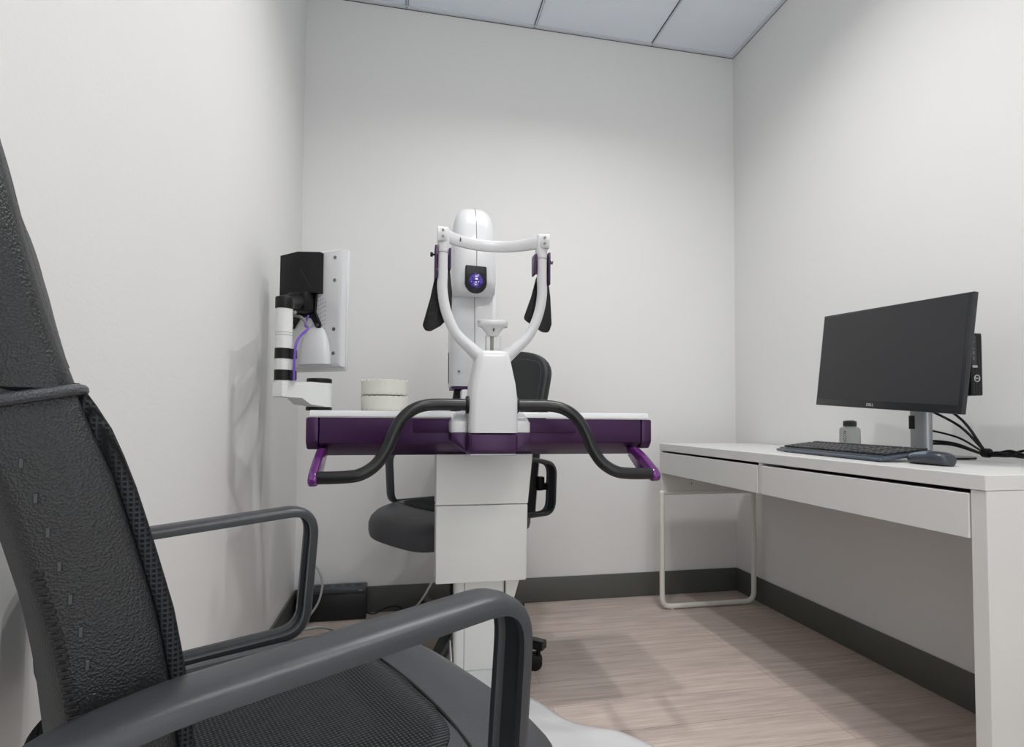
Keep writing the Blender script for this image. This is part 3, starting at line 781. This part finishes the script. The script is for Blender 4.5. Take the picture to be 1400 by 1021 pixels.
P('chin_post', MB().rings([rrect(XC+.007,-1.022,.021,.012,.006,z) for z in (1.02,1.085)]), 'white_satin')
P('height_scale', MB().box((XC-.003,-1.0348,1.036),(XC+.007,-1.0338,1.083)), 'strip')
# camera tower
P('tower_body', loft([(.960,XC-.002,-.66,.077,.066,.03),(.966,XC-.002,-.66,.082,.072,.035),(1.10,XC-.002,-.655,.083,.072,.035),(1.21,XC-.003,-.65,.082,.068,.035),(1.27,XC-.003,-.645,.078,.062,.035),(1.30,XC-.003,-.64,.074,.055,.035)]), 'white_plastic', ang=60)
P('tower_rim', MB().rings([rrect(XC-.002,-.66,.079,.068,.03,z) for z in (.953,.962)]), 'purple')
th_ = P('tower_head', loft([(1.262,XC-.013,-.675,.064,.060,.03),(1.268,XC-.013,-.690,.0715,.082,.04),(1.30,XC-.013,-.695,.0725,.086,.04),(1.36,XC-.013,-.695,.0720,.087,.04),(1.43,XC-.013,-.690,.0700,.084,.04),(1.485,XC-.013,-.685,.0670,.080,.04),(1.518,XC-.013,-.68,.0625,.072,.04),(1.543,XC-.013,-.675,.053,.060,.036),(1.556,XC-.013,-.672,.041,.046,.03),(1.563,XC-.013,-.67,.025,.028,.02)]), 'white_plastic', ang=70)
sx_ = XC-.013+.004
seam = [(sx_,-.7805,1.27),(sx_,-.7825,1.33),(sx_,-.7825,1.37),(sx_,-.7747,1.43),(sx_,-.7655,1.485),(sx_,-.7525,1.518),(sx_,-.7355,1.543),(sx_,-.7185,1.556),(sx_,-.698,1.564),(sx_,-.66,1.564)]
P('seam_line', MB().tube(seam, .0011, 6), 'strip')
P('lower_seam', MB().tube([(sx_+.003,-.7325,.97),(sx_+.003,-.7275,1.10),(sx_+.003,-.7185,1.21),(sx_+.003,-.709,1.262)], .0011, 6), 'strip')
P('side_seam', MB().tube([(XC-.0855,-.655,.975),(XC-.0858,-.650,1.08)], .0012, 6), 'ink')
sc = MB().cyl((XC-.058,-.7345,1.01),(XC-.058,-.728,1.01),.004,n=14)
P('cover_screw', sc, 'screw')
# shield with lens
wc_ = Vector((-1.4445,-.787,1.304))
KS = 1.14
sh = [(-.030,.038),(.030,.036),(.031,-.010)]+[(.031*cos(a),-.010-.031*sin(a)) for a in [pi*k/14 for k in range(1,14)]]+[(-.031,-.010)]
sh = fillet([(wc_.x+x*KS,wc_.y,wc_.z+z*KS) for x, z in sh], .004, 2)
wn = P('lens_shield', MB().prism(sh, (0,.010,0), .002, 2), 'black_plastic')
P('lens_rim', MB().tube([(wc_.x+.0245*cos(2*pi*k/36),wc_.y-.0005,wc_.z-.006+.0245*sin(2*pi*k/36)) for k in range(36)], .0015, 8, closed=True), 'bezel', wn)
prl = [(.0232,wc_.y+.001),(.0228,wc_.y-.0015),(.018,wc_.y-.0035),(.010,wc_.y-.005),(.002,wc_.y-.0055)]
P('lens', MB().rings([[(wc_.x+r*cos(2*pi*k/32),yy,wc_.z-.006+r*sin(2*pi*k/32)) for k in range(32)] for r, yy in prl]), 'lens', wn, 60)
ld_ = MB()  # small glowing spots painted on as lens highlights
for (dx, dz, a, b) in ((.001,.004,.0035,.002),(-.0135,-.004,.0022,.0015),(.013,-.006,.002,.0015),(-.001,-.006,.0018,.0012),(-.002,-.012,.003,.0014),(.0165,-.012,.001,.0018),(-.0175,.003,.001,.001),(.008,-.004,.001,.001),(-.009,-.0195,.0014,.001),(-.001,-.0205,.0014,.001),(.006,.016,.001,.001)):
    rr_ = sqrt(dx*dx+dz*dz); yy = wc_.y-.0055+.007*(rr_/.0232)**2-.001
    ld_.box((wc_.x+dx-a,yy,wc_.z-.006+dz-b),(wc_.x+dx+a,yy+.0012,wc_.z-.006+dz+b))
P('lens_led', ld_, 'led', wn)
P('focus_button', MB().tube([(wc_.x+.0185+.0052*cos(2*pi*k/20),wc_.y-.0003,wc_.z+.0245+.0052*sin(2*pi*k/20)) for k in range(20)], .0010, 6, closed=True).cyl((wc_.x+.0185,wc_.y-.0008,wc_.z+.0245),(wc_.x+.0185,wc_.y+.002,wc_.z+.0245),.0032,n=16), 'bezel', wn)
# tower support on the table
P('tower_stem', MB().prism([(XC-.080,-.70,.8765),(XC-.045,-.70,.8765),(XC-.045,-.70,.955),(XC-.068,-.70,.955)], (0,.035,0), .003, 1), 'black_plastic')
P('tower_carriage', MB().box((XC-.05,-.73,.8765),(XC+.06,-.66,.955),.01,2), 'white_plastic')
P('power_lead', MB().tube(spline([(XC-.125,-.79,.38),(-1.60,-.62,.24),(-1.66,-.25,.05),(-1.68,-.12,.009),(-1.70,-.06,.006)],8), .0035, 8), 'cord_grey')

# ------------------------------------------------------------------ monitor on its arm (left end of the machine table)
B = (-1.914,-.80,.8765)
am = thing('arm_mounted_monitor', B, 'white monitor seen from behind on a jointed arm at the left table end', 'monitor')
def A(name, mb, mat, par=None, ang=35): return mb.build(name, mat, par or am, B, ang)
R0 = Vector((-1.861,-.742,.006)); Ld = Vector((-.205,.125,0)).normalized(); Nn = Vector((-.125,-.205,0)).normalized()   # along the back to the left; outwards from the back
def AM(x, yv, z): return R0+Ld*x+Nn*yv+Vector((0,0,z))
AF = Matrix(((Ld.x,Nn.x,0,R0.x),(Ld.y,Nn.y,0,R0.y),(0,0,1,0),(0,0,0,1)))
A('screen_frame', MB().box((0,-.040,1.004),(.235,-.026,1.392),.005,2).xf(AF), 'white_plastic')
A('back_cover', MB().rings([[AM(*p) for p in sec_] for sec_ in [[(x,-.027,z) for x, z in ((.004,1.010),(.231,1.010),(.231,1.386),(.004,1.386))],[(x,-.008,z) for x, z in ((.006,1.012),(.229,1.012),(.229,1.384),(.006,1.384))],[(x,0,z) for x, z in ((.020,1.026),(.215,1.026),(.215,1.376),(.020,1.376))]]]), 'white_plastic')
# black box with a folded face
bxr = [[AM(x,yv,z) for x, yv in ((.072,0),(.072,.018),(.136,.044),(.222,.026),(.222,0))] for z in (1.243,1.247,1.368,1.372)]
A('cable_box', MB().rings(bxr), 'black_plastic')
A('box_crease', MB().tube([AM(.128,.0415,1.318),AM(.094,.0285,1.256)], .0008, 6), 'bezel')
A('mount_plate', MB().prism([AM(x,.001,z) for x, z in ((.090,1.248),(.190,1.248),(.180,1.19),(.195,1.150),(.190,1.136),(.180,1.136),(.160,1.165),(.135,1.172),(.110,1.165),(.086,1.130),(.074,1.134),(.074,1.146),(.094,1.185))], Nn*.008, .001, 1), 'black_plastic')
A('tilt_head', MB().box((.095,.008,1.185),(.175,.055,1.250),.010,2).xf(AF).cyl(tuple(AM(.105,.058,1.215)),tuple(AM(.150,.058,1.215)),.020,n=24), 'black_plastic')
sc = MB()
for x, z in ((.182,1.145),(.082,1.142)): sc.cyl(tuple(AM(x,.009,z)),tuple(AM(x,.0115,z)),.005,n=14)
A('plate_screw', sc, 'screw')
sc = MB()
for z in (1.355,1.283,1.128,1.052): sc.cyl(tuple(AM(.028,-.001,z)),tuple(AM(.028,.0012,z)),.0058,n=14)
A('cover_screw', sc, 'screw')
hu = []
for z, hw_, dp in ((1.018,.060,.030),(1.045,.060,.030),(1.080,.054,.027),(1.11,.044,.020),(1.13,.032,.012),(1.143,.016,.004)):
    hu.append([AM(.098+hw_*cos(pi*k/14),dp*sin(pi*k/14)+.0003,z) for k in range(15)]+[AM(.098-hw_,-.002,z),AM(.098+hw_,-.002,z)])
A('cable_hump', MB().rings(hu), 'white_plastic', ang=60)
vh = MB()
for i in range(9):
    for j in range(4):
        x = .088-.0085*j; z = 1.235-.014*i-(.007 if j % 2 else 0)-.004*j
        if z > 1.13: vh.cyl(tuple(AM(x,-.0005,z)),tuple(AM(x,.0006,z)),.0014,n=8)
A('vent_hole', vh, 'ink')
# jointed arm
pX, pY = -1.985, -.95
A('arm_post', MB().cyl((pX,pY,.945),(pX,pY,1.150),.0215,n=32), 'white_satin')
A('post_band', MB().cyl((pX,pY,1.0835),(pX,pY,1.0845),.0219,n=32).cyl((pX,pY,1.0760),(pX,pY,1.0770),.0219,n=32), 'strip')
for z in (1.013,.955):
    A('cable_clip', MB().cyl((pX,pY,z),(pX,pY,z+.028),.0228,n=32).box((pX+.012,pY-.012,z),(pX+.034,pY+.006,z+.028),.003,1), 'black_plastic')
tp = Vector((pX,pY,1.165)); hp = AM(.12,.058,1.21)
A('post_head', MB().cyl((pX,pY,1.148),(pX,pY,1.180),.024,n=32,bev=.003).tube([tp,tp*.5+hp*.5+Vector((0,0,.004)),hp], [.017,.020,.024], 16), 'black_plastic')
jx, jy = -1.914, -.80
d = Vector((jx-pX,jy-pY,0)).normalized(); w = Vector((-d.y,d.x,0)); p0 = Vector((pX,pY,0)); p1 = Vector((jx,jy,0))
rg = []
for c, zl, zh, hw_ in ((p0-d*.022,.912,.950,.014),(p0-d*.012,.910,.952,.022),(p0+d*.05,.910,.952,.024),(p0+d*.085,.893,.957,.028),(p1,.889,.958,.032)):
    rg.append([c-w*hw_+Vector((0,0,zl)),c-w*hw_+Vector((0,0,zh)),c+w*hw_+Vector((0,0,zh)),c+w*hw_+Vector((0,0,zl))])
A('arm_link', MB().rings(rg), 'white_satin')
A('joint_cylinder', MB().cyl((jx,jy,.8875),(jx,jy,.958),.036,n=40), 'white_satin')
A('joint_cap', MB().cyl((jx,jy,.958),(jx,jy,.972),.036,n=40,bev=.003), 'black_plastic')
A('joint_base', MB().cyl((jx,jy,.8767),(jx,jy,.8877),.037,n=40,bev=.002), 'black_plastic')
A('purple_cable', MB().tube(spline([AM(.098,.034,1.17),AM(.094,.052,1.135),(-1.932,-.905,1.105),(-1.946,-.945,1.075),(-1.953,-.965,1.04),(-1.955,-.966,.955)],8), .0034, 10), 'cord_purple')
A('grey_hose', MB().tube(spline([(-1.957,-.955,1.14),AM(.13,.075,1.166),AM(.11,.050,1.16),AM(.098,.034,1.13)],8), .0045, 10), 'strip')

# ------------------------------------------------------------------ round cream boxes on the table
for i, (z0, lab) in enumerate(((.8765,'lower round cream box with scalloped rim, on the machine table'),(.9255,'upper round cream box stacked on the lower one beside the handlebar'))):
    cx, cy = -1.724, -.775; Bb = (cx,cy,z0)
    h = .0485; t = thing('round_box', Bb, lab, 'box', group='round cream boxes')
    MB().rings(lathe([(.066,z0+.0002),(.068,z0+.002),(.068,z0+h-.003),(.066,z0+h-.002)],cx,cy)).build('box_body', 'cream', t, Bb)
    n = 144; sk = []
    for r, z, am_ in ((.0684,z0+h*.45,0),(.0725,z0+h*.45,0)): pass
    lowr = [(cx+.0700*cos(2*pi*k/n), cy+.0700*sin(2*pi*k/n), z0+.0036+.0032*cos(2*pi*k/n*24)) for k in range(n)]
    lowi = [(cx+.0682*cos(2*pi*k/n), cy+.0682*sin(2*pi*k/n), z0+.0036+.0032*cos(2*pi*k/n*24)) for k in range(n)]
    upr = [(cx+.0712*cos(2*pi*k/n), cy+.0712*sin(2*pi*k/n), z0+h-.004+.0030*cos(2*pi*k/n*24)) for k in range(n)]
    upi = [(cx+.0682*cos(2*pi*k/n), cy+.0682*sin(2*pi*k/n), z0+h-.004+.0030*cos(2*pi*k/n*24)) for k in range(n)]
    MB().rings([lowi,lowr,upr,upi], cap=False, closed=True).build('scalloped_sleeve', 'cream', t, Bb, 60)

# ------------------------------------------------------------------ battery backup, plug and cords on the floor
B = (-1.95,-.048,0)
ub = thing('battery_backup', B, 'black power backup box on the floor in the left back corner', 'power supply')
MB().box((-2.095,-.086,.002),(-1.812,-.0105,.112),.004,2).build('case', 'ups', ub, B)
MB().box((-2.095,-.088,.112),(-1.811,-.0105,.136),.006,2).build('top_cover', 'ups_top', ub, B)
so = MB()
for k in range(6): so.box((-2.07+.042*k,-.062,.1355),(-2.045+.042*k,-.036,.1365),.0004,1)
so.build('socket', 'ups', ub, B)
tm = text_mesh('APC', .009); tm.xf(Matrix.Translation((-1.835,-.0884,.124)) @ Matrix.Rotation(pi/2,4,'X')).build('printed_mark', 'logo', ub, B)
B = (-2.05,-.045,.1365)
pg = thing('blue_plug', B, 'blue plug with white cord end standing in the power backup box', 'plug')
MB().box((-2.066,-.058,.1368),(-2.034,-.032,.160),.005,2).box((-2.062,-.055,.158),(-2.038,-.035,.200),.005,2).build('plug_body', 'blue', pg, B)
MB().cyl((-2.050,-.045,.199),(-2.044,-.055,.226),.010,.007,n=16).build('cord_end', 'white_plastic', pg, B)
cd = spline([(-2.046,-.052,.222),(-2.032,-.085,.238),(-2.008,-.100,.225),(-1.990,-.105,.18),(-1.990,-.108,.14),(-2.005,-.115,.085),(-2.045,-.125,.030),(-2.075,-.14,.008),(-2.06,-.17,.0055),(-1.99,-.155,.0055),(-1.93,-.19,.0055),(-1.905,-.24,.0055),(-1.93,-.32,.0055)],8)
MB().tube(cd, .0048, 12).build('cord', 'cord_grey', pg, B)
tb = spline([(-1.813,-.040,.012),(-1.78,-.04,.006),(-1.73,-.022,.022),(-1.68,-.02,.024),(-1.64,-.035,.006),(-1.58,-.03,.004),(-1.50,-.03,.004)],8)
o = MB().tube(tb, .003, 8).build('power_cord', 'black_plastic'); tag(o, 'thin black cord running along the back baseboard from the power box', 'cord')

# ------------------------------------------------------------------ camera
cam = bpy.data.cameras.new('camera'); co = bpy.data.objects.new('camera', cam); C.objects.link(co)
yaw, pit, rol, fpx, sy = radians(11.24224), radians(2.03026), radians(.41866), 740.1453, 35.8583
fw = Vector((sin(yaw)*cos(pit), cos(yaw)*cos(pit), sin(pit))); rt = Vector((cos(yaw), -sin(yaw), 0)); uu = rt.cross(fw)
r2 = rt*cos(rol)+uu*sin(rol); u2 = -rt*sin(rol)+uu*cos(rol)
co.matrix_world = Matrix(((r2.x,u2.x,-fw.x,-1.66402),(r2.y,u2.y,-fw.y,-2.49606),(r2.z,u2.z,-fw.z,.85622),(0,0,0,1)))
cam.sensor_fit = 'HORIZONTAL'; cam.sensor_width = 36; cam.lens = 36*fpx/1400; cam.shift_y = sy/1400; cam.clip_start = .02
bpy.context.scene.camera = co

pl = bpy.data.lights.new('doorway_portal', 'AREA'); pl.shape = 'RECTANGLE'; pl.size = 1.3; pl.size_y = 2.3; pl.cycles.is_portal = True  # guides world light through the added opening
po = bpy.data.objects.new('doorway_portal', pl); C.objects.link(po); po.location = (-1.07,-D-.06,1.15); po.rotation_euler = (radians(90),0,0)
# ------------------------------------------------------------------ world, view
w = bpy.data.worlds.new('world'); bpy.context.scene.world = w; w.use_nodes = True
w.node_tree.nodes['Background'].inputs['Color'].default_value = (.96,.98,1,1); w.node_tree.nodes['Background'].inputs['Strength'].default_value = 2.7
vs = bpy.context.scene.view_settings
vs.view_transform = 'Standard'; vs.look = 'None'; vs.exposure = -0.58; vs.gamma = 1; vs.use_curve_mapping = False
